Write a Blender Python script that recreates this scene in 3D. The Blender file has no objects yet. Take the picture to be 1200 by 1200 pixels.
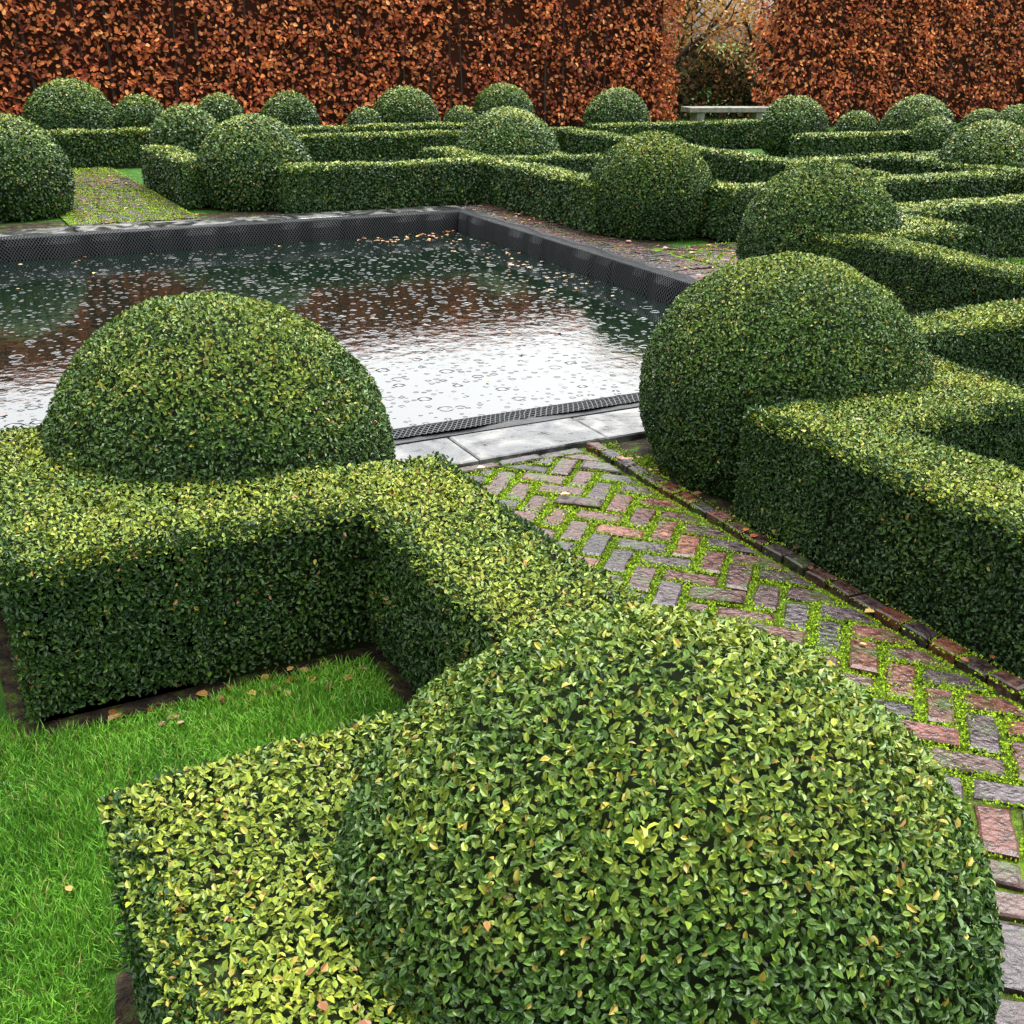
import bpy, math
import numpy as np
rng=np.random.default_rng(7)
scene=bpy.context.scene
# ------------------------------------------------------------------ helpers
def nt(name):
    m=bpy.data.materials.new(name); m.use_nodes=True
    n=m.node_tree.nodes; l=m.node_tree.links; n.clear()
    out=n.new('ShaderNodeOutputMaterial'); b=n.new('ShaderNodeBsdfPrincipled')
    l.new(b.outputs[0],out.inputs[0]); return m,n,l,b,out
def leafmat(name,rough=.4,trans=.25,spec=.5):
    m,n,l,b,out=nt(name)
    a=n.new('ShaderNodeAttribute'); a.attribute_name='col'
    l.new(a.outputs['Color'],b.inputs['Base Color']); b.inputs['Roughness'].default_value=rough
    b.inputs['Specular IOR Level'].default_value=spec
    if trans>0:
        t=n.new('ShaderNodeBsdfTranslucent'); l.new(a.outputs['Color'],t.inputs['Color'])
        mx=n.new('ShaderNodeMixShader'); mx.inputs[0].default_value=trans
        l.new(b.outputs[0],mx.inputs[1]); l.new(t.outputs[0],mx.inputs[2]); l.new(mx.outputs[0],out.inputs[0])
    return m
def mkmesh(name,V,faces_list,cols,mat,mats_idx=None,smooth=False):
    me=bpy.data.meshes.new(name); V=np.asarray(V,np.float32)
    me.vertices.add(len(V)); me.vertices.foreach_set('co',V.ravel())
    loops=np.concatenate([f.ravel() for f in faces_list]).astype(np.int32)
    tot=np.concatenate([np.full(len(f),f.shape[1]) for f in faces_list]).astype(np.int32)
    st=np.concatenate([[0],np.cumsum(tot)[:-1]]).astype(np.int32)
    me.loops.add(len(loops)); me.loops.foreach_set('vertex_index',loops)
    me.polygons.add(len(tot)); me.polygons.foreach_set('loop_start',st); me.polygons.foreach_set('loop_total',tot)
    if mats_idx is not None: me.polygons.foreach_set('material_index',np.concatenate(mats_idx).astype(np.int32))
    me.polygons.foreach_set('use_smooth',np.full(len(tot),smooth))
    me.update(calc_edges=True)
    C=np.concatenate(cols); C=np.concatenate([np.clip(C,0,1),np.ones((len(C),1))],1).astype(np.float32)
    at=me.attributes.new('col','FLOAT_COLOR','FACE'); at.data.foreach_set('color',C.ravel())
    for mm in (mat if isinstance(mat,list) else [mat]): me.materials.append(mm)
    return me
def mkobj(name,me,parent=None):
    o=bpy.data.objects.new(name,me); scene.collection.objects.link(o)
    if parent: o.parent=parent
    return o
def nrm(a): return a/np.maximum(np.linalg.norm(a,axis=-1,keepdims=True),1e-9)
class Geo:
    def __init__(s): s.V=[];s.F=[];s.C=[];s.M=[];s.n=0
    def add(s,V,F,C,mi=0):
        s.V.append(V); F=np.asarray(F); s.F.append(F+s.n); s.C.append(np.broadcast_to(C,(len(F),3)).copy()); s.M.append(np.full(len(F),mi)); s.n+=len(V)
    def mesh(s,name,mat,smooth=False): return mkmesh(name,np.concatenate(s.V),s.F,s.C,mat,s.M,smooth)
def lownoise(P,sc,seed=0):
    r=np.random.default_rng(100+seed); o=0
    for k in range(6):
        d=r.normal(size=3); d/=np.linalg.norm(d); fr=sc*(0.6+1.2*r.random()); o=o+np.sin(P@d*fr+r.random()*6.28)
    return o/6*1.6
def leaf_geo(g,P,N,L,col,tilt=(.0,.9),wr=.55,detail=True,fold=.22,mi=0,rough=.5):
    n=len(P)
    if n==0: return
    t=nrm(np.cross(N,rng.normal(size=(n,3))))
    th=rng.uniform(tilt[0],tilt[1],n)[:,None]
    a=t*np.cos(th)+N*np.sin(th)
    N2=nrm(N+rng.normal(size=(n,3))*rough)
    s=nrm(np.cross(a,N2)); m=nrm(np.cross(s,a))
    L=(L*rng.uniform(.65,1.2,n))[:,None]; W=L*wr*.5
    if detail:
        tip=P+a*L-m*L*.08; l1=P+a*L*.3+s*W+m*W*fold*2; l2=P+a*L*.72+s*W*.8+m*W*fold*2
        r1=P+a*L*.3-s*W+m*W*fold*2; r2=P+a*L*.72-s*W*.8+m*W*fold*2
        V=np.stack([P,l1,l2,tip,r2,r1],1).reshape(-1,3)
        b=np.arange(n)[:,None]*6
        F=np.concatenate([b+np.array([0,1,2,3]),b+np.array([0,3,4,5])])
        g.add(V,F,np.concatenate([col,col]),mi)
    else:
        V=np.stack([P,P+a*L*.5+s*W*1.15,P+a*L,P+a*L*.5-s*W*1.15],1).reshape(-1,3)
        b=np.arange(n)[:,None]*4
        g.add(V,b+np.array([0,1,2,3]),col,mi)
def boxcol(P,N,depth):
    n=len(P)
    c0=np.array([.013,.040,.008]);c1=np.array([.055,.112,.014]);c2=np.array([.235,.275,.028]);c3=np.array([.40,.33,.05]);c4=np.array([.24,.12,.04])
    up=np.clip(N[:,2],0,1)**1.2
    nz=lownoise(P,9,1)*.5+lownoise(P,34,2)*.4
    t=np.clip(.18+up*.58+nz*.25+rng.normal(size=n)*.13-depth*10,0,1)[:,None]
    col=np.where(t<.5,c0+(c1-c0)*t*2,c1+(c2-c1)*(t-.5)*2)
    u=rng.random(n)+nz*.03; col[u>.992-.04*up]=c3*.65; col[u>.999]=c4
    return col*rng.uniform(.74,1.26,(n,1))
M_box=leafmat('box_leaf_material',.40,0,.32)
M_core=leafmat('core_shade_and_stem_material',.9,0,.1)
CORE_SHADE=np.array([.010,.016,.005])  # near-black solid core: shade between the box leaves put into its colour
# ------------------------------------------------------------------ box hedges
HH=.46
def bar_leaves(g,rects,L,dens,detail,h=HH):
    for i,(x0,x1,y0,y1) in enumerate(rects):
        k=.035; hh=h-.032-.002*(i%5)
        V=np.array([[x,y,z] for z in (0.0,hh) for x,y in ((x0+k,y0+k),(x1-k,y0+k),(x1-k,y1-k),(x0+k,y1-k))])
        F=[[4,5,6,7],[0,1,5,4],[1,2,6,5],[2,3,7,6],[3,0,4,7]]
        g.add(V,F,CORE_SHADE,1)
        def inside(P,e,skip=i):
            k_=np.zeros(len(P),bool)
            for j,(a0,a1,b0,b1) in enumerate(rects):
                if j==skip: continue
                k_|=(P[:,0]>a0+e)&(P[:,0]<a1-e)&(P[:,1]>b0+e)&(P[:,1]<b1-e)
            return k_
        def smp(n,fn):
            P,N=fn(n); keep=np.ones(len(P),bool); top=abs(N[0,2])>.5
            for j,(a0,a1,b0,b1) in enumerate(rects):
                if j==i or (top and j>i): continue
                e=0 if top else .02
                keep&=~((P[:,0]>a0+e)&(P[:,0]<a1-e)&(P[:,1]>b0+e)&(P[:,1]<b1-e))
            P=P[keep];N=N[keep]; n=len(P)
            if n==0: return
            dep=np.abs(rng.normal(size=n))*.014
            wob=(lownoise(P,7,5)*.014+lownoise(P,25,6)*.007)
            P2=P+N*(wob-dep-.3*L*.5)[:,None]
            if not top:
                tz=np.clip((P[:,2]-(h-.05))/.05,0,1); bz=np.clip((.12-P[:,2])/.12,0,1)
                P2=P2-N*(tz**2*.026+bz**1.5*.022)[:,None]
                k2=rng.random(n)>bz*.3; P,P2,N,dep=P[k2],P2[k2],N[k2],dep[k2]
            else:
                dr=np.zeros(n)
                for d,ox,oy in ((P[:,0]-x0,-1,0),(x1-P[:,0],1,0),(P[:,1]-y0,0,-1),(y1-P[:,1],0,1)):
                    pr=P+np.stack([ox*(d+.03),oy*(d+.03),0*d],1)
                    f=np.clip(1-d/.05,0,1)**2; f[inside(pr,0)]=0; dr=np.maximum(dr,f)
                P2[:,2]-=dr*.024
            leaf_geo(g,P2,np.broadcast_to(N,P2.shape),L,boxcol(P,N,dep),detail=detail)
        w,d=x1-x0,y1-y0
        smp(int(w*d*dens),lambda n:(np.stack([rng.uniform(x0,x1,n),rng.uniform(y0,y1,n),np.full(n,h)],1),np.tile([0,0,1.],(n,1))))
        for (ax,ay,bx,by,nx,ny) in ((x0,y0,x1,y0,0,-1),(x1,y0,x1,y1,1,0),(x0,y1,x1,y1,0,1),(x0,y0,x0,y1,-1,0)):
            ln=math.hypot(bx-ax,by-ay)
            def fn(n,ax=ax,ay=ay,bx=bx,by=by,nx=nx,ny=ny):
                u=rng.random(n); z=rng.uniform(.03,h,n)
                return np.stack([ax+(bx-ax)*u,ay+(by-ay)*u,z],1),np.tile([nx,ny,0.],(n,1))
            smp(int(ln*h*dens),fn)
CX,CY=1.93,7.3
def hedge(rects,L,dens,detail,h=HH,name='box_hedge'):
    g=Geo(); bar_leaves(g,rects,L,dens,detail,h)
    return mkobj(name,g.mesh(name,[M_box,M_core]))
def Q(r,sx,sy,diag=False):
    p0,p1,q0,q1=r
    if diag: p0,p1,q0,q1=q0,q1,p0,p1
    xs=sorted((CX+sx*p0,CX+sx*p1)); ys=sorted((CY+sy*q0,CY+sy*q1))
    return (xs[0],xs[1],ys[0],ys[1])
A=(.57,.95,4.35,5.62);B=(.57,1.76,4.35,4.76);C=(1.36,1.76,3.5,4.76);D=(1.36,3.88,3.5,3.88);Fb=(1.02,1.80,5.56,6.75)
G1=(3.45,5.1,4.75,5.1);G3=(3.45,3.83,3.5,5.1)
SOIL=[]
def H(rects,*a,**k):
    SOIL.extend(rects); return hedge(rects,*a,**k)
H([Q((.57,.95,4.35,5.70),-1,-1),Q((.57,1.87,4.30,4.62),-1,-1),Q((1.40,1.87,3.5,4.62),-1,-1),Q((1.36,3.88,3.5,3.88),-1,-1),Q((.9,1.5,3.9,4.4),-1,-1)],.0150,19500,True)
H([Q(Fb,-1,-1)],.0152,23500,True,h=.445)
H([Q(A,1,-1),Q(B,1,-1),Q(C,1,-1)],.0152,19000,True)
H([Q(D,1,-1),Q((1.36,3.5,3.5,3.88),1,-1,True)],.020,11500,True)
H([Q((.57,.95,4.35,8.3),1,-1,True),Q(B,1,-1,True),Q(C,1,-1,True)],.024,8000,False)
H([Q((.57,.95,4.35,8.0),1,1,True),Q(B,1,1,True),Q(C,1,1,True)],.028,6200,False)
H([Q(D,1,1),Q((1.36,3.5,3.5,3.88),1,1,True),Q((4.4,4.75,3.83,5.1),1,1),Q(G1,1,1),Q(G3,1,1),Q((3.83,5.1,3.5,3.85),1,1)],.030,5600,False)
H([Q((.57,.95,4.35,6.4),1,1),Q(B,1,1),Q(C,1,1)],.030,5600,False)
H([Q((2.3,6.4,6.9,7.25),1,1),Q((6.4,6.78,.95,7.25),1,1)],.034,4200,False)
H([(9.95,10.35,7.0,9.6),(8.71,14.5,9.6,10.0)],.034,4200,False)
H([Q((.57,.95,4.35,6.4),-1,1),Q(B,-1,1),Q(C,-1,1),Q(D,-1,1)],.032,4800,False)
H([(-3.0,3.2,15.7,16.1)],.036,3800,False)
H([(3.4,9.0,16.0,16.4),(9.6,13.4,15.2,15.6),(11.4,17.,12.6,13.0)],.04,3200,False,h=.42)
# ------------------------------------------------------------------ topiary domes
def dome(x,y,r=.577,zt=.88,L=.017,dens=20000,detail=True,name='topiary_dome',shoots=(),rz=None):
    g=Geo(); rz=rz or r; zc=zt-rz; R3=np.array([r,r,rz])
    n=int(4*math.pi*r*r*dens)
    N=nrm(rng.normal(size=(n,3)))
    P=N*R3; k=P[:,2]+zc>.02; N=N[k];P=P[k]; N=nrm(N/R3)
    off=np.array([x*3.1,y*2.7,0])
    wob=lownoise(N*r+off,6,3)*.015+lownoise(N*r+off,22,4)*.006
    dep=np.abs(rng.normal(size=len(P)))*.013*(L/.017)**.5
    P2=P+N*(wob-dep-.15*L)[:,None]; P2[:,2]+=zc
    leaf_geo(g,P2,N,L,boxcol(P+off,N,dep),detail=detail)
    for s in shoots:
        s=np.array(s)-np.array([x,y,zc]); s=s/np.linalg.norm(s/R3); nn=nrm(s/R3/R3); s=s+np.array([0,0,zc]); k=12
        Pn=s+nn*.010+rng.normal(size=(k,3))*.009
        leaf_geo(g,Pn,np.tile(nn,(k,1)),.026,np.array([.36,.40,.05])*rng.uniform(.8,1.2,(k,1)),tilt=(.3,1.1),wr=.42)
    a,b=24,14; V=[];F=[]
    for j in range(b+1):
        ph=math.pi*j/b
        for i in range(a):
            t=2*math.pi*i/a; rr=r-.042
            z=(rz-.042)*math.cos(ph)+zc
            V.append((rr*math.sin(ph)*math.cos(t),rr*math.sin(ph)*math.sin(t),max(z,.0)))
    for j in range(b):
        for i in range(a): F.append([j*a+i,j*a+(i+1)%a,(j+1)*a+(i+1)%a,(j+1)*a+i])
    g.add(np.array(V),F,CORE_SHADE,1)
    o=mkobj(name,g.mesh(name,[M_box,M_core])); o.location=(x,y,0); return o
dome(.915,1.19,r=.54,rz=.46,zt=.785,L=.0153,dens=24000,shoots=((.727,.970,.655),))
dome(.81,3.54,L=.0153,dens=19000,zt=.88)
dome(3.06,3.37,L=.0153,dens=19000)
dome(5.83,6.24,L=.024,dens=8200,zt=.86)
dome(6.03,8.67,L=.026,dens=7200)
dome(6.26,11.89,L=.030,dens=5600,detail=False,r=.62,zt=.92)
dome(3.25,11.7,L=.030,dens=5600,detail=False,zt=.9)
dome(.92,12.0,L=.030,dens=5600,detail=False,r=.62,zt=.92)
dome(10.67,8.91,L=.030,dens=5600,detail=False)
for x,y,r,zt in ((3.06,13.7,.44,.88),(2.45,18.6,.68,.98),(3.05,16.4,.37,.86),(4.25,16.9,.34,.84),(5.3,17.0,.44,.86),(6.5,17.1,.30,.62),(7.45,17.7,.56,.88),(8.15,17.1,.28,.62),
    (9.8,18.8,.57,.88),(10.9,16.8,.56,.88),(12.4,14.1,.52,.88),(14.0,14.4,.37,.62),(14.5,13.6,.6,.88),(13.6,12.4,.35,.66),(16.8,14.3,.37,.62),(16.1,13.0,.42,.76),(.3,17.2,.5,.8)):
    dome(x,y,r,zt,L=.037,dens=3300,detail=False)
# ------------------------------------------------------------------ ground, soil, lawn
def noisecol(n,l,b,stops,scale,detail=6,coord='Object'):
    tc=n.new('ShaderNodeTexCoord'); nz=n.new('ShaderNodeTexNoise'); nz.inputs['Scale'].default_value=scale; nz.inputs['Detail'].default_value=detail
    l.new(tc.outputs[coord],nz.inputs['Vector']); cr=n.new('ShaderNodeValToRGB')
    while len(cr.color_ramp.elements)<len(stops): cr.color_ramp.elements.new(.5)
    for e,(p,c) in zip(cr.color_ramp.elements,stops): e.position=p; e.color=(*c,1)
    l.new(nz.outputs[0],cr.inputs[0]); l.new(cr.outputs[0],b.inputs['Base Color']); return tc,nz,cr
def bump(n,l,b,tc,scale,dist,strength=1.):
    z=n.new('ShaderNodeTexNoise'); z.inputs['Scale'].default_value=scale; z.inputs['Detail'].default_value=8
    l.new(tc.outputs['Object'],z.inputs['Vector']); bp=n.new('ShaderNodeBump'); bp.inputs['Distance'].default_value=dist; bp.inputs['Strength'].default_value=strength
    l.new(z.outputs[0],bp.inputs['Height']); l.new(bp.outputs[0],b.inputs['Normal']); return bp
def plane(name,x0,x1,y0,y1,z,mat):
    g=Geo(); g.add(np.array([[x0,y0,z],[x1,y0,z],[x1,y1,z],[x0,y1,z]]),[[0,1,2,3]],[1,1,1]); return mkobj(name,g.mesh(name,mat))
m,n,l,b,_=nt('lawn_material'); tc,_,_=noisecol(n,l,b,[(.3,(.022,.065,.008)),(.55,(.04,.115,.012)),(.75,(.065,.15,.018))],9); bump(n,l,b,tc,160,.02); b.inputs['Roughness'].default_value=.8; b.inputs['Specular IOR Level'].default_value=.1; M_lawn=m
m,n,l,b,_=nt('soil_material'); tc,_,_=noisecol(n,l,b,[(.35,(.010,.007,.005)),(.52,(.03,.02,.012)),(.64,(.04,.06,.010)),(.75,(.09,.15,.012))],16); bump(n,l,b,tc,60,.03); b.inputs['Roughness'].default_value=.8; b.inputs['Specular IOR Level'].default_value=.15; M_soil=m
hs=3.1
g=Geo(); R=400.
xs=[-R,CX-hs,CX+hs,R]; ys=[-R,CY-hs,CY+hs,R]
V=np.array([[x,y,0] for y in ys for x in xs],float)
F=[[j*4+i,j*4+i+1,j*4+i+5,j*4+i+4] for j in range(3) for i in range(3) if not (i==1 and j==1)]
g.add(V,F,[1,1,1]); mkobj('ground',g.mesh('ground',M_lawn))
g=Geo()
for i,(x0,x1,y0,y1) in enumerate(SOIL):
    e=.02+ (i%3)*.006; z=.004+.0009*(i%9)
    pts=[]
    for (ax,ay,bx,by) in ((x0-e,y0-e,x1+e,y0-e),(x1+e,y0-e,x1+e,y1+e),(x1+e,y1+e,x0-e,y1+e),(x0-e,y1+e,x0-e,y0-e)):
        k=max(2,int(math.hypot(bx-ax,by-ay)/.12))
        for t in range(k): pts.append((ax+(bx-ax)*t/k+rng.normal()*.012,ay+(by-ay)*t/k+rng.normal()*.012,z))
    V=np.array(pts+[((x0+x1)/2,(y0+y1)/2,z)]); m_=len(pts)
    g.add(V,[[k,(k+1)%m_,m_] for k in range(m_)],[1,1,1])
for i,(x0,x1,y0,y1) in enumerate(((2.50,5.7,3.60,3.885),(5.04,5.8,3.6,11.1),(-1.9,-1.2,3.6,11.1),(-1.2,1.32,3.60,3.885),(2.50,2.62,-.6,3.7),(1.2,1.31,-.6,3.7),(-1.2,1.3,10.93,11.3),(2.5,5.2,10.93,11.3))):
    z=.0125+.0003*i; g.add(np.array([[x0,y0,z],[x1,y0,z],[x1,y1,z],[x0,y1,z]]),[[0,1,2,3]],[1,1,1])
mkobj('soil_bed',g.mesh('soil_bed',M_soil))
M_grass=leafmat('grass_blade_material',.5,.2,.25)
def inrects(P,rs,e=0):
    k=np.zeros(len(P),bool)
    for x0,x1,y0,y1 in rs: k|=(P[:,0]>x0-e)&(P[:,0]<x1+e)&(P[:,1]>y0-e)&(P[:,1]<y1+e)
    return k
g=Geo()
def grass(x0,x1,y0,y1,dens,h,w):
    n=int((x1-x0)*(y1-y0)*dens); P=np.stack([rng.uniform(x0,x1,n),rng.uniform(y0,y1,n),np.zeros(n)],1)
    edge=.022+.016*lownoise(P,12,9)+rng.random(n)*.025
    k=~inrects(P,SOIL,.0)
    for x_,x2,y_,y2 in SOIL:
        d=np.maximum(np.maximum(x_-P[:,0],P[:,0]-x2),np.maximum(y_-P[:,1],P[:,1]-y2)); k&=(d>edge)
    P=P[k]; n=len(P)
    an=rng.uniform(0,6.28,n); s=np.stack([np.cos(an),np.sin(an),0*an],1)*w*.5
    cl=lownoise(P,14,11); an2=rng.uniform(0,6.28,n)+cl*1.5
    lean=np.stack([np.cos(an2),np.sin(an2),0*an2],1)*(rng.uniform(.1,.9,n)*h)[:,None]
    hh=(h*rng.uniform(.5,1.15,n)*(1+.35*cl))[:,None]*np.array([0,0,1.])
    V=np.stack([P-s,P+s,P+s*.8+lean*.35+hh*.6,P-s*.8+lean*.35+hh*.6,P+lean+hh],1).reshape(-1,3)
    b=np.arange(n)[:,None]*5
    t=np.clip(.5+lownoise(P,5,12)*.3+lownoise(P,22,13)*.25+rng.normal(size=n)*.22,0,1)[:,None]
    col=np.array([.038,.13,.010])*(1-t)+np.array([.155,.36,.03])*t
    yl=rng.random(n)<.05; col[yl]=(.26,.24,.07)
    g.add(V,b+np.array([0,1,2,3]),col); g.F.append((b+np.array([3,2,4]))+g.n-len(V)); g.C.append(col*1.15); g.M.append(np.zeros(n,int))
grass(-1.3,1.02,.05,2.75,36000,.034,.003)
grass(2.85,5.0,.6,3.0,8000,.04,.006)
grass(5.8,9.0,3.8,6.4,4000,.04,.009)
grass(6.6,8.4,8.2,11.5,3000,.04,.010)
mkobj('lawn_grass',g.mesh('lawn_grass',M_grass))
# ------------------------------------------------------------------ brick paving
m,n,l,b,_=nt('brick_material')
a=n.new('ShaderNodeAttribute'); a.attribute_name='col'; tc=n.new('ShaderNodeTexCoord')
nz=n.new('ShaderNodeTexNoise'); nz.inputs['Scale'].default_value=38; nz.inputs['Detail'].default_value=8; l.new(tc.outputs['Object'],nz.inputs['Vector'])
cr=n.new('ShaderNodeValToRGB'); cr.color_ramp.elements[0].position=.35; cr.color_ramp.elements[0].color=(.35,.33,.33,1); cr.color_ramp.elements[1].position=.66; cr.color_ramp.elements[1].color=(1.25,1.2,1.2,1); l.new(nz.outputs[0],cr.inputs[0])
mx=n.new('ShaderNodeMix'); mx.data_type='RGBA'; mx.blend_type='MULTIPLY'; mx.inputs[0].default_value=1; l.new(a.outputs['Color'],mx.inputs[6]); l.new(cr.outputs[0],mx.inputs[7])
n2=n.new('ShaderNodeTexNoise'); n2.inputs['Scale'].default_value=11; n2.inputs['Detail'].default_value=5; l.new(tc.outputs['Object'],n2.inputs['Vector'])
c2=n.new('ShaderNodeValToRGB'); c2.color_ramp.elements[0].position=.54; c2.color_ramp.elements[1].position=.72; l.new(n2.outputs[0],c2.inputs[0])
m2=n.new('ShaderNodeMix'); m2.data_type='RGBA'; l.new(c2.outputs[0],m2.inputs[0]); l.new(mx.outputs[2],m2.inputs[6]); m2.inputs[7].default_value=(.03,.05,.010,1)
l.new(m2.outputs[2],b.inputs['Base Color'])
rr=n.new('ShaderNodeMapRange'); rr.inputs[1].default_value=.35; rr.inputs[2].default_value=.65; rr.inputs[3].default_value=.07; rr.inputs[4].default_value=.42; l.new(nz.outputs[0],rr.inputs[0]); l.new(rr.outputs[0],b.inputs['Roughness']); b.inputs['Specular IOR Level'].default_value=.4
bp=bump(n,l,b,tc,60,.008,.9); M_brick=m
m,n,l,b,_=nt('moss_ground_material'); tc,_,_=noisecol(n,l,b,[(.3,(.025,.03,.01)),(.5,(.07,.12,.01)),(.7,(.15,.25,.012))],20); bump(n,l,b,tc,150,.02); b.inputs['Roughness'].default_value=.85; b.inputs['Specular IOR Level'].default_value=.15; M_mossg=m
M_moss=leafmat('moss_material',.8,0,.15)
def clip(poly,x0,x1,y0,y1):
    for ax,val,sg in ((0,x0,1),(0,x1,-1),(1,y0,1),(1,y1,-1)):
        out=[]
        for i in range(len(poly)):
            p,q=poly[i],poly[(i+1)%len(poly)]; dp=(p[ax]-val)*sg; dq=(q[ax]-val)*sg
            if dp>=0: out.append(p)
            if dp*dq<0:
                t=dp/(dp-dq); out.append((p[0]+(q[0]-p[0])*t,p[1]+(q[1]-p[1])*t))
        poly=out
        if len(poly)<3: return []
    return poly
def area(p): return .5*abs(sum(p[i][0]*p[(i+1)%len(p)][1]-p[(i+1)%len(p)][0]*p[i][1] for i in range(len(p))))
BC=np.array([[.062,.027,.022],[.042,.026,.026],[.080,.029,.020],[.028,.022,.024],[.064,.034,.027],[.105,.040,.022],[.046,.034,.038],[.055,.029,.024],[.038,.028,.030]])
def add_brick(g,poly,z,bev=.005):
    pts=[]
    for i in range(len(poly)):
        p,q=np.array(poly[i]),np.array(poly[(i+1)%len(poly)]); pts.append(p)
        ln=np.linalg.norm(q-p)
        for t in range(1,int(ln/.05)): pts.append(p+(q-p)*(t/int(ln/.05)))
    P=np.array(pts)+rng.normal(size=(len(pts),2))*.0019; m_=len(P); c=P.mean(0)
    tl=rng.normal(size=2)*.024; dz=rng.normal()*.003
    zt=lambda q: z+dz+(q-c)@tl
    ins=c+(P-c)*(1-bev*2/max(.03,np.linalg.norm(P-c,axis=1).mean()))
    V=[(*q,zt(q)) for q in ins]+[(*q,zt(q)-bev) for q in P]+[(*q,-.02) for q in P]
    col=BC[rng.integers(len(BC))]*rng.uniform(.7,1.3)
    g.add(np.array(V),[[m_+i,m_+(i+1)%m_,(i+1)%m_,i] for i in range(m_)]+[[2*m_+i,2*m_+(i+1)%m_,m_+(i+1)%m_,m_+i] for i in range(m_)],col)
    top=np.array([list(range(m_))])
    g.F.append(top+g.n-len(V)); g.C.append(np.array([col])); g.M.append(np.zeros(1,int))
    return P
def moss_edge(gm,P,z,dens,amt,s):
    m_=len(P); c=P.mean(0)
    for i in range(m_):
        a_,b_=P[i],P[(i+1)%m_]; ln=np.linalg.norm(b_-a_)
        if ln<.01: continue
        nn=np.array([(b_-a_)[1],-(b_-a_)[0]])/ln
        if nn@((a_+b_)/2-c)<0: nn=-nn
        k=int(ln*dens); u=rng.random(k)[:,None]; base=a_+(b_-a_)*u
        P3=np.concatenate([base,np.zeros((k,1))],1); no=lownoise(P3,3.2,21)*.8+lownoise(P3,30,22)*.6
        off=.012-np.abs(rng.normal(size=k))*(.012*np.clip(amt+no,0,1.9))
        keep=(amt+no)>rng.random(k)*.9-.1
        q=base+nn*off[:,None]; zz=z-.004+rng.random(k)*.004-np.clip(off,0,1)*.3
        Pq=np.concatenate([q,zz[:,None]],1)[keep]; nk=no[keep][:,None]
        t=np.clip(rng.random((len(Pq),1))*.8+nk*.25+.1,0,1); col=np.array([.07,.12,.008])*(1-t)+np.array([.27,.42,.015])*t
        leaf_geo(gm,Pq,np.tile([0,0,1.],(len(Pq),1)),s,col,tilt=(.1,1.3),wr=.6,detail=False,rough=.8)
gb=Geo(); gm=Geo()
def herring(x0,x1,y0,y1,dens,amt,s,w=.104,gap=.024):
    c,sn=math.cos(math.pi/4),math.sin(math.pi/4); cx,cy=(x0+x1)/2,(y0+y1)/2
    R_=int(math.hypot(x1-x0,y1-y0)/w/2)+3
    for i in range(-R_,R_):
        for j in range(-R_,R_):
            k=(i-j)%4
            if k==0: a0,a1,b0,b1=i*w,(i+2)*w,j*w,(j+1)*w
            elif k==3: a0,a1,b0,b1=i*w,(i+1)*w,j*w,(j+2)*w
            else: continue
            h=gap/2; pl=[(a0+h,b0+h),(a1-h,b0+h),(a1-h,b1-h),(a0+h,b1-h)]
            pl=[(cx+u*c-v*sn,cy+u*sn+v*c) for u,v in pl]
            pl=clip(pl,x0,x1,y0,y1)
            if len(pl)<3 or area(pl)<.0012: continue
            P=add_brick(gb,pl,.030)
            if dens: moss_edge(gm,P,.030,dens,amt(pl[0]),s)
def course(x0,x1,y0,y1,lx,ly,z,dens=0,amt=.5,s=.008,gap=.012):
    nx=max(1,round((x1-x0)/lx)); ny=max(1,round((y1-y0)/ly)); dx=(x1-x0)/nx; dy=(y1-y0)/ny; h=gap/2
    for i in range(nx):
        for j in range(ny):
            pl=[(x0+i*dx+h,y0+j*dy+h),(x0+(i+1)*dx-h,y0+j*dy+h),(x0+(i+1)*dx-h,y0+(j+1)*dy-h),(x0+i*dx+h,y0+(j+1)*dy-h)]
            P=add_brick(gb,pl,z)
            if dens: moss_edge(gm,P,z,dens,amt,s)
herring(1.40,2.40,-.6,3.80,1000,lambda p:.8-.3*max(0,(p[1]-2.9)),.0085,w=.1,gap=.024)
course(2.42,2.49,-.6,3.86,.07,.105,.050,500,.35)
course(1.31,1.38,-.6,3.86,.07,.205,.045)
course(1.40,2.40,3.81,3.87,.2,.06,.032)
herring(1.40,2.46,10.95,15.6,160,lambda p:.9,.016)
herring(5.55,8.4,6.78,7.82,140,lambda p:.4,.014)
course(5.06,5.50,3.6,11.0,.21,.075,.026)
course(-1.64,-1.20,3.6,11.0,.21,.075,.026)
course(-1.2,5.06,10.76,10.92,.21,.075,.026)
n=16000; P=np.stack([rng.uniform(2.5,2.66,n),rng.uniform(.5,3.86,n),np.full(n,.014)+rng.random(n)*.01],1); P2=np.stack([rng.uniform(2.5,3.3,n),rng.uniform(3.6,3.88,n),np.full(n,.016)+rng.random(n)*.008],1); P=np.concatenate([P,P2])
k=lownoise(P,18,24)+.1>rng.random(len(P)); P=P[k]; t=rng.random((len(P),1)); leaf_geo(gm,P,np.tile([0,0,1.],(len(P),1)),.010,np.array([.08,.14,.01])*(1-t)+np.array([.22,.33,.015])*t,tilt=(.1,1.3),detail=False,rough=.8)
mkobj('brick_path',gb.mesh('brick_path',M_brick)); mkobj('path_moss',gm.mesh('path_moss',M_moss))
g=Geo()
for i,(x0,x1,y0,y1) in enumerate(((1.32,2.5,-.6,3.9),(1.32,2.5,10.93,15.65),(5.5,8.5,6.72,7.88),(5.04,5.5,3.9,11.1),(-1.66,-1.17,3.9,11.1),(-1.17,5.04,3.9,4.19),(-1.17,5.04,10.41,10.93))):
    z=.0165+.0005*i; g.add(np.array([[x0,y0,z],[x1,y0,z],[x1,y1,z],[x0,y1,z]]),[[0,1,2,3]],[1,1,1])
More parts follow.
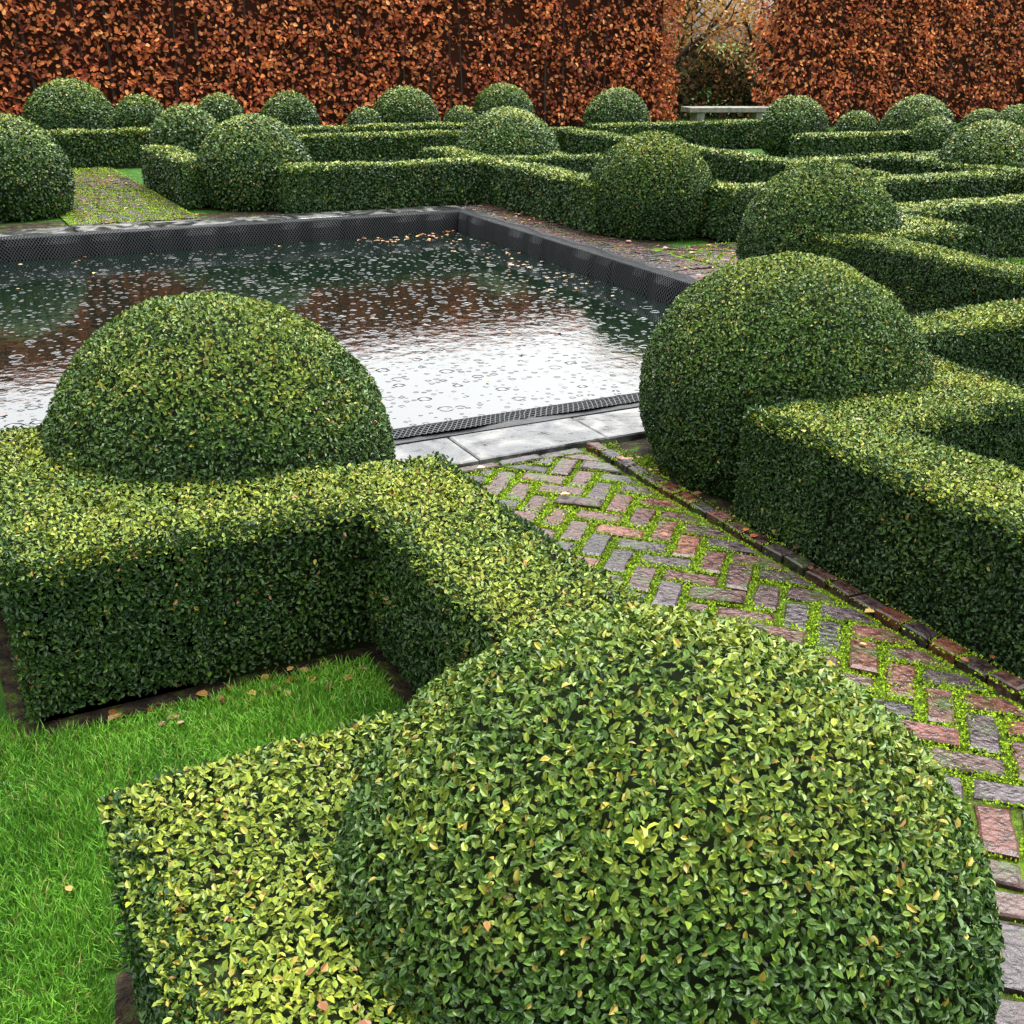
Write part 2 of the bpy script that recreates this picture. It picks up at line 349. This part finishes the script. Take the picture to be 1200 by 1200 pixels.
mkobj('mossy_path_bed',g.mesh('mossy_path_bed',M_mossg))
# ------------------------------------------------------------------ coping slabs
m,n,l,b,_=nt('slate_material'); tc,nz,_=noisecol(n,l,b,[(.38,(.016,.018,.019)),(.5,(.055,.057,.056)),(.62,(.14,.14,.13))],5,10); nz.inputs['Distortion'].default_value=1.0; bump(n,l,b,tc,9,.016,.8)
rr=n.new('ShaderNodeMapRange'); rr.inputs[1].default_value=.40; rr.inputs[2].default_value=.60; rr.inputs[3].default_value=.04; rr.inputs[4].default_value=.34; l.new(nz.outputs[0],rr.inputs[0]); l.new(rr.outputs[0],b.inputs['Roughness']); b.inputs['IOR'].default_value=1.55; M_slate=m
g=Geo()
def slabs(x0,x1,y0,y1,lx):
    nx=round((x1-x0)/lx); dx=(x1-x0)/nx
    for i in range(nx):
        a0,a1=x0+i*dx+.003,x0+(i+1)*dx-.003; z=.044+rng.normal()*.002; e=.006; tx=rng.normal()*.0015
        V=np.array([(a0+e,y0+e,z-tx),(a1-e,y0+e,z+tx),(a1-e,y1-e,z+tx),(a0+e,y1-e,z-tx),(a0,y0,z-e),(a1,y0,z-e),(a1,y1,z-e),(a0,y1,z-e),(a0,y0,-.02),(a1,y0,-.02),(a1,y1,-.02),(a0,y1,-.02)])
        g.add(V,[[0,1,2,3]]+[[4+k,4+(k+1)%4,(k+1)%4,k] for k in range(4)]+[[8+k,8+(k+1)%4,4+(k+1)%4,4+k] for k in range(4)],[1,1,1])
slabs(-1.19,5.05,3.885,4.195,.62); slabs(-1.19,5.05,10.42,10.74,.62)
mkobj('stone_coping',g.mesh('stone_coping',M_slate))
# ------------------------------------------------------------------ pond
m,n,l,b,_=nt('netting_material')
a=n.new('ShaderNodeAttribute'); a.attribute_name='netuv'
def stripes(ang):
    mp=n.new('ShaderNodeMapping'); mp.inputs['Rotation'].default_value=(0,0,ang); l.new(a.outputs['Vector'],mp.inputs['Vector'])
    w=n.new('ShaderNodeTexWave'); w.wave_type='BANDS'; w.bands_direction='X'; w.inputs['Scale'].default_value=15; w.inputs['Distortion'].default_value=1.6; w.inputs['Detail'].default_value=1; w.inputs['Detail Scale'].default_value=.5
    l.new(mp.outputs[0],w.inputs['Vector']); r=n.new('ShaderNodeMapRange'); r.inputs[1].default_value=.78; r.inputs[2].default_value=.98; l.new(w.outputs['Fac'],r.inputs[0]); return r
s1,s2=stripes(math.radians(35)),stripes(math.radians(-35))
mm=n.new('ShaderNodeMath'); mm.operation='MAXIMUM'; l.new(s1.outputs[0],mm.inputs[0]); l.new(s2.outputs[0],mm.inputs[1])
cm=n.new('ShaderNodeMix'); cm.data_type='RGBA'; cm.inputs[6].default_value=(.002,.003,.003,1); cm.inputs[7].default_value=(.035,.038,.04,1); l.new(mm.outputs[0],cm.inputs[0]); l.new(cm.outputs[2],b.inputs['Base Color'])
rr=n.new('ShaderNodeMapRange'); rr.inputs[3].default_value=.75; rr.inputs[4].default_value=.35; l.new(mm.outputs[0],rr.inputs[0]); l.new(rr.outputs[0],b.inputs['Roughness'])
sp_=n.new('ShaderNodeMapRange'); sp_.inputs[3].default_value=.03; sp_.inputs[4].default_value=.35; l.new(mm.outputs[0],sp_.inputs[0]); l.new(sp_.outputs[0],b.inputs['Specular IOR Level'])
bp=n.new('ShaderNodeBump'); bp.inputs['Distance'].default_value=.003; l.new(mm.outputs[0],bp.inputs['Height']); l.new(bp.outputs[0],b.inputs['Normal']); M_net=m
m,n,l,b,_=nt('pond_wall_material'); tc,_,_=noisecol(n,l,b,[(.3,(.006,.007,.008)),(.7,(.022,.024,.026))],8); bump(n,l,b,tc,30,.006); b.inputs['Roughness'].default_value=.35; b.inputs['Specular IOR Level'].default_value=.3; M_wall=m
WZ=-.125; ho,hi=3.08,2.93
pond=bpy.data.objects.new('garden_pond',None); scene.collection.objects.link(pond)
g=Geo()
def ring(r0,z0,r1,z1):
    c0=[(CX-r0,CY-r0,z0),(CX+r0,CY-r0,z0),(CX+r0,CY+r0,z0),(CX-r0,CY+r0,z0)]; c1=[(CX-r1,CY-r1,z1),(CX+r1,CY-r1,z1),(CX+r1,CY+r1,z1),(CX-r1,CY+r1,z1)]
    g.add(np.array(c0+c1),[[k,(k+1)%4,4+(k+1)%4,4+k] for k in range(4)],[1,1,1])
ring(ho+.02,-.02,ho+.02,.046); ring(ho+.02,.046,hi+.004,.044); ring(hi+.004,.044,hi+.004,-.6)
mkobj('rim_wall',g.mesh('rim_wall',M_wall),pond)
V=[];F=[];UV=[]
per=[(-1,-1,1,-1),(1,-1,1,1),(1,1,-1,1),(-1,1,-1,-1)]
for si,(ax,ay,bx,by) in enumerate(per):
    K=160; prof0=[(hi+.12,.052),(hi+.04,.055),(hi-.004,.051),(hi-.008,.043),(hi-.010,-.01),(hi-.012,-.07),(hi-.014,WZ-.03)]; J=len(prof0); base=len(V)
    for i in range(K+1):
        t=i/K
        wv=.5*math.sin(i*.4+si)+.5*math.sin(i*.19+si*2)+rng.normal()*.12
        prof=[(r+(wv*.022 if j==0 else 0)-(abs(wv)*.007*j if j>3 else 0),z+(.007*wv if j in(0,1) else 0)+(.004 if j==1 else 0)) for j,(r,z) in enumerate(prof0)]
        for (r,z) in prof:
            V.append((CX+ (r*ax if si in(1,3) else r*(ax+(bx-ax)*t)), CY+(r*ay if si in(0,2) else r*(ay+(by-ay)*t)),z))
        cum=0
        for j,(r,z) in enumerate(prof):
            if j: cum+=math.hypot(r-prof[j-1][0],z-prof[j-1][1])
            UV.append((t*5.86,cum,0))
    for i in range(K):
        for j in range(J-1): F.append([base+i*J+j,base+(i+1)*J+j,base+(i+1)*J+j+1,base+i*J+j+1])
me=mkmesh('netting',np.array(V),[np.array(F)],[np.ones((len(F),3))],M_net,smooth=False)
at=me.attributes.new('netuv','FLOAT_VECTOR','POINT'); at.data.foreach_set('vector',np.array(UV,np.float32).ravel())
mkobj('pond_netting',me,pond)
m,n,l,b,_=nt('pond_water_material'); b.inputs['Base Color'].default_value=(.003,.007,.005,1); b.inputs['Roughness'].default_value=.03; b.inputs['IOR'].default_value=2.5
tc=n.new('ShaderNodeTexCoord')
def rings(scale,wd,amp,thr):
    v=n.new('ShaderNodeTexVoronoi'); v.voronoi_dimensions='2D'; v.inputs['Scale'].default_value=scale; l.new(tc.outputs['Object'],v.inputs['Vector'])
    sp=n.new('ShaderNodeSeparateColor'); l.new(v.outputs['Color'],sp.inputs[0])
    R_=n.new('ShaderNodeMath'); R_.operation='MULTIPLY_ADD'; l.new(sp.outputs[0],R_.inputs[0]); R_.inputs[1].default_value=.22; R_.inputs[2].default_value=.03
    d=n.new('ShaderNodeMath'); d.operation='SUBTRACT'; l.new(v.outputs['Distance'],d.inputs[0]); l.new(R_.outputs[0],d.inputs[1])
    q=n.new('ShaderNodeMath'); q.operation='MULTIPLY'; l.new(d.outputs[0],q.inputs[0]); l.new(d.outputs[0],q.inputs[1])
    e=n.new('ShaderNodeMath'); e.operation='MULTIPLY'; l.new(q.outputs[0],e.inputs[0]); e.inputs[1].default_value=-1/(wd*wd)
    x=n.new('ShaderNodeMath'); x.operation='EXPONENT'; l.new(e.outputs[0],x.inputs[0])
    gt=n.new('ShaderNodeMath'); gt.operation='SUBTRACT'; gt.use_clamp=True; l.new(sp.outputs[1],gt.inputs[0]); gt.inputs[1].default_value=thr
    o=n.new('ShaderNodeMath'); o.operation='MULTIPLY'; l.new(x.outputs[0],o.inputs[0]); l.new(gt.outputs[0],o.inputs[1])
    o2=n.new('ShaderNodeMath'); o2.operation='MULTIPLY'; l.new(o.outputs[0],o2.inputs[0]); o2.inputs[1].default_value=amp; return o2
r1=rings(6.5,.035,3.4,.5); r2=rings(16,.07,1.8,.45)
ad=n.new('ShaderNodeMath'); l.new(r1.outputs[0],ad.inputs[0]); l.new(r2.outputs[0],ad.inputs[1])
nz=n.new('ShaderNodeTexNoise'); nz.inputs['Scale'].default_value=9; nz.inputs['Detail'].default_value=3; l.new(tc.outputs['Object'],nz.inputs['Vector'])
a2=n.new('ShaderNodeMath'); a2.operation='MULTIPLY_ADD'; l.new(nz.outputs[0],a2.inputs[0]); a2.inputs[1].default_value=.9; l.new(ad.outputs[0],a2.inputs[2])
bp=n.new('ShaderNodeBump'); bp.inputs['Distance'].default_value=.0020; bp.inputs['Strength'].default_value=1; l.new(a2.outputs[0],bp.inputs['Height']); l.new(bp.outputs[0],b.inputs['Normal'])
w=plane('pond_water',CX-hi-.003,CX+hi+.003,CY-hi-.003,CY+hi+.003,WZ,m); w.parent=pond
# ------------------------------------------------------------------ fallen leaves
M_fall=leafmat('fallen_leaf_material',.4,0,.5)
g=Geo()
FC=np.array([[.32,.12,.03],[.22,.07,.02],[.42,.22,.06],[.15,.05,.02],[.45,.3,.08]])
def scatter(n,x0,x1,y0,y1,z,L=.05,k=1.):
    P=np.stack([rng.uniform(x0,x1,n),rng.uniform(y0,y1,n),np.full(n,z)+rng.random(n)*.003],1)
    leaf_geo(g,P,np.tile([0,0,1.],(n,1)),L,k*FC[rng.integers(len(FC),size=n)]*rng.uniform(.6,1.3,(n,1)),tilt=(-.02,.12),wr=.7,rough=.08,fold=.1)
scatter(34,CX-2.8,CX+2.8,CY-2.0,CY+2.8,WZ+.004,.04,.7)
scatter(45,CX+2.3,CX+2.85,CY+.0,CY+2.85,WZ+.004,.045,.8)
scatter(35,CX+1.8,CX+2.85,CY+2.5,CY+2.85,WZ+.004,.055)
scatter(10,CX-2.85,CX+2.5,CY+2.6,CY+2.85,WZ+.004,.045,.7)
scatter(40,5.0,5.6,4.5,11,.04,.05); scatter(60,5.5,8,6.8,7.8,.04,.05)
scatter(16,1.4,2.5,.5,3.8,.045,.035); scatter(20,1.4,2.5,11,15,.04,.05)
scatter(26,.2,1.0,2.54,2.67,.014,.036,.6); scatter(5,-.6,.8,1.8,2.3,.03,.03,.7)
scatter(5,.2,1.3,2.72,2.95,HH-.004,.026,.8); scatter(6,2.5,3.6,2.6,3.2,HH-.004,.026,.8);scatter(22,2.42,2.6,1.5,3.7,.055,.035,.8);scatter(3,.22,.5,.9,1.6,.440,.026,.7)
mkobj('fallen_leaves',g.mesh('fallen_leaves',M_fall))
# ------------------------------------------------------------------ copper beech hedge
M_beech=leafmat('beech_leaf_material',.5,.25,.25)
BL=np.array([[.54,.135,.038],[.64,.20,.055],[.38,.08,.03],[.17,.04,.022],[.76,.32,.11],[.47,.15,.045],[.24,.05,.025]])
def beech(x0,x1,y0,y1,h,dens,name='copper_beech_hedge',L=.085):
    g=Geo(); V=np.array([[x,y,z] for z in (0,h-.2) for x,y in ((x0+.3,y0+.3),(x1-.3,y0+.3),(x1-.3,y1-.3),(x0+.3,y1-.3))])
    g.add(V,[[4,5,6,7],[0,1,5,4],[1,2,6,5],[2,3,7,6],[3,0,4,7]],[.04,.014,.008],1)  # dark solid core, painted as the shade in gaps between beech leaves
    for (ax,ay,bx,by,nx,ny) in ((x0,y0,x1,y0,0,-1),(x1,y0,x1,y1,1,0),(x0,y0,x0,y1,-1,0)):
        ln=math.hypot(bx-ax,by-ay); n=int(ln*h*dens); u=rng.random(n); z=rng.uniform(.1,h,n)
        P=np.stack([ax+(bx-ax)*u,ay+(by-ay)*u,z],1); N=np.tile([nx,ny,0.],(n,1))
        cl=lownoise(P*np.array([1,1,.35]),5.0,31)*.55+lownoise(P,15,32)*.6
        keep=rng.random(n)<np.clip(.70+cl*.65,.12,1); P,N,cl=P[keep],N[keep],cl[keep]; n=len(P)
        dep=rng.random(n)**1.5*.22
        P=P+N*(cl*.11-dep)[:,None]
        col=BL[rng.integers(len(BL),size=n)]*(.5+.8*rng.random((n,1)))*(1+.4*cl[:,None])
        N3=nrm(N+np.array([0,0,.7]))
        leaf_geo(g,P,N3,L,col,tilt=(-.7,.5),wr=.62,detail=True,fold=.15,rough=.6)
    n=int((x1-x0)*(y1-y0)*dens*.4); P=np.stack([rng.uniform(x0,x1,n),rng.uniform(y0,y1,n),h-rng.random(n)*.3],1)
    leaf_geo(g,P,np.tile([0,0,1.],(n,1)),.09,BL[rng.integers(len(BL),size=n)],detail=False)
    k=int((x1-x0)/.42)
    for i in range(k):
        x=x0+.25+(x1-x0-.5)*(i+rng.random()*.6)/k; r=.018+.016*rng.random(); y=y0+.15; s=rng.normal()*.2
        V=[]
        for z in (0,h*.5,h-.3):
            for q in range(5): V.append((x+s*z/h+r*math.cos(q*1.2566)*(1-z/h*.6),y+r*math.sin(q*1.2566)*(1-z/h*.6),z))
        g.add(np.array(V),[[j*5+q,j*5+(q+1)%5,(j+1)*5+(q+1)%5,(j+1)*5+q] for j in range(2) for q in range(5)],[.04,.028,.022],1)
    mkobj(name,g.mesh(name,[M_beech,M_core]))
beech(-9,14.45,20.0,21.0,3.8,580,L=.088)
beech(15.95,32,18.6,19.6,3.8,580,L=.088)
# ------------------------------------------------------------------ trees behind
M_bark=leafmat('bark_material',.8,0,.2)
def tree(x,y,h,seed,name='beech_tree',dens=80):
    r=np.random.default_rng(seed); g=Geo()
    def limb(p,d,L,rad,lev):
        segs=5; pts=[p]; dd=d
        for s in range(segs):
            dd=nrm(dd+r.normal(size=3)*.12+np.array([0,0,.04])); pts.append(pts[-1]+dd*L/segs)
        a=nrm(np.cross(dd,[.3,.5,.1])); b_=nrm(np.cross(dd,a)); V=[]
        for s,q in enumerate(pts):
            rr=rad*(1-.75*s/segs)
            for k in range(7): V.append(q+a*rr*math.cos(k*.8976)+b_*rr*math.sin(k*.8976))
        c=np.array([.05,.05,.03]) if lev==0 else np.array([.04,.033,.024])
        g.add(np.array(V),[[s*7+k,s*7+(k+1)%7,(s+1)*7+(k+1)%7,(s+1)*7+k] for s in range(segs) for k in range(7)],c,1)
        if lev<2:
            for k in range(11 if lev==0 else 5):
                t=.12+.85*r.random(); q=pts[min(segs,int(t*segs))]; an=r.random()*6.28
                nd=nrm(dd*.4+np.array([math.cos(an),math.sin(an),.1])*.9); limb(q,nd,L*(.42 if lev==0 else .5)*(1.1-t*.4),rad*.4,lev+1)
        else:
            n=dens; P=pts[-1]+(r.normal(size=(n,3))*.36)
            leaf_geo(g,P,nrm(r.normal(size=(n,3))+np.array([0,0,.6])),.10,(np.array([[.55,.26,.06],[.46,.16,.05],[.6,.36,.10],[.3,.22,.06]])[r.integers(4,size=n)])*r.uniform(.6,1.2,(n,1)),detail=False)
    limb(np.array([x,y,0.]),np.array([0,0,1.]),h,.15,0)
    mkobj(name,g.mesh(name,[M_beech,M_bark]))
for i,(x,y,h) in enumerate(((15.35,22.0,5.2),(16.6,23.2,5.4),(17.6,25,5.8),(18.3,22.,5),(19.5,27,6.5),(16.3,27.5,5.8),(18.2,30,6.5),(10.5,24,4.9),(5,24.5,4.9),(22.5,23,5.2),(-1,24.5,5))): tree(x,y,h,50+i)
g=Geo(); r=np.random.default_rng(5)
for n,xa,xb,ya,dy,h0,L in ((26000,-20,60,33,2,1.6,.3),(9000,14.0,20.5,21.3,1.2,.95,.13)):
    X=r.uniform(xa,xb,n); hgt=h0*(1+.35*np.sin(X*.9)+.2*np.sin(X*2.3+1)); P=np.stack([X,ya+r.random(n)*dy,r.random(n)*hgt],1)
    c=np.array([[.03,.045,.015],[.09,.05,.02],[.05,.04,.02],[.14,.08,.03]])[r.integers(4,size=n)]*r.uniform(.5,1.3,(n,1))
    leaf_geo(g,P,nrm(np.array([0,-1,.5])+r.normal(size=(n,3))*.4),L,c,detail=False)
mkobj('woodland_undergrowth',g.mesh('woodland_undergrowth',M_core))
# ------------------------------------------------------------------ stone bench
m,n,l,b,_=nt('bench_stone_material'); tc,_,_=noisecol(n,l,b,[(.3,(.07,.07,.055)),(.7,(.20,.19,.15))],9); bump(n,l,b,tc,60,.004); b.inputs['Roughness'].default_value=.5
bench=bpy.data.objects.new('stone_bench',None); scene.collection.objects.link(bench); bench.location=(13.85,17.6,0); bench.rotation_euler=(0,0,math.radians(-12))
def part(name,sx,sy,sz,loc,taper=1.):
    V=np.array([[x*sx/2*(taper if z<0 else 1),y*sy/2*(taper if z<0 else 1),z*sz/2] for z in (-1,1) for x,y in ((-1,-1),(1,-1),(1,1),(-1,1))])
    g=Geo(); g.add(V,[[3,2,1,0],[4,5,6,7],[0,1,5,4],[1,2,6,5],[2,3,7,6],[3,0,4,7]],[1,1,1])
    o=mkobj(name,g.mesh(name,m),bench); o.location=loc; bv=o.modifiers.new('b','BEVEL'); bv.width=.012; bv.segments=2
part('seat',1.7,.42,.09,(0,0,.455)); part('leg_1',.16,.34,.34,(-.6,0,.24),.8); part('leg_2',.16,.34,.34,(.6,0,.24),.8); part('foot_1',.22,.38,.08,(-.6,0,.04)); part('foot_2',.22,.38,.08,(.6,0,.04))
# ------------------------------------------------------------------ light & camera
EL,AZ=math.radians(70),math.radians(60)
w=bpy.data.worlds.new('World'); scene.world=w; w.use_nodes=True; n=w.node_tree.nodes; l=w.node_tree.links
bg=n['Background']; sk=n.new('ShaderNodeTexSky'); sk.sky_type='NISHITA'; sk.sun_disc=False; sk.sun_elevation=EL; sk.sun_rotation=AZ; sk.air_density=1.5; sk.dust_density=6; sk.ozone_density=1
hs_=n.new('ShaderNodeHueSaturation'); hs_.inputs['Saturation'].default_value=.12; hs_.inputs['Value'].default_value=4.1; l.new(sk.outputs[0],hs_.inputs['Color']); l.new(hs_.outputs[0],bg.inputs[0]); bg.inputs[1].default_value=.15
s=bpy.data.lights.new('sun','SUN'); s.energy=1.3; s.angle=math.radians(45); s.color=(1,.965,.90); so=bpy.data.objects.new('sun',s); scene.collection.objects.link(so)
from mathutils import Vector, Matrix
sd=Vector((math.cos(EL)*math.sin(AZ),math.cos(EL)*math.cos(AZ),math.sin(EL))); so.rotation_euler=(-sd).to_track_quat('-Z','Y').to_euler()
pi,ro,ya=math.radians(23),math.radians(.88),math.radians(28.23)
Fv=np.array([math.sin(ya)*math.cos(pi),math.cos(ya)*math.cos(pi),-math.sin(pi)]); Rv=np.array([math.cos(ya),-math.sin(ya),0.]); Uv=np.cross(Rv,Fv)
c,sn=math.cos(ro),math.sin(ro); R2=c*Rv+sn*Uv; U2=-sn*Rv+c*Uv
cd=bpy.data.cameras.new('camera'); cd.sensor_width=36; cd.lens=1314/1200*36; cd.clip_end=1500; cd.clip_start=.05
co=bpy.data.objects.new('camera',cd); scene.collection.objects.link(co); scene.camera=co
Mx=Matrix(((R2[0],U2[0],-Fv[0],0),(R2[1],U2[1],-Fv[1],0),(R2[2],U2[2],-Fv[2],1.65),(0,0,0,1))); co.matrix_world=Mx
scene.view_settings.view_transform='Standard'; scene.view_settings.look='None'; scene.view_settings.exposure=0
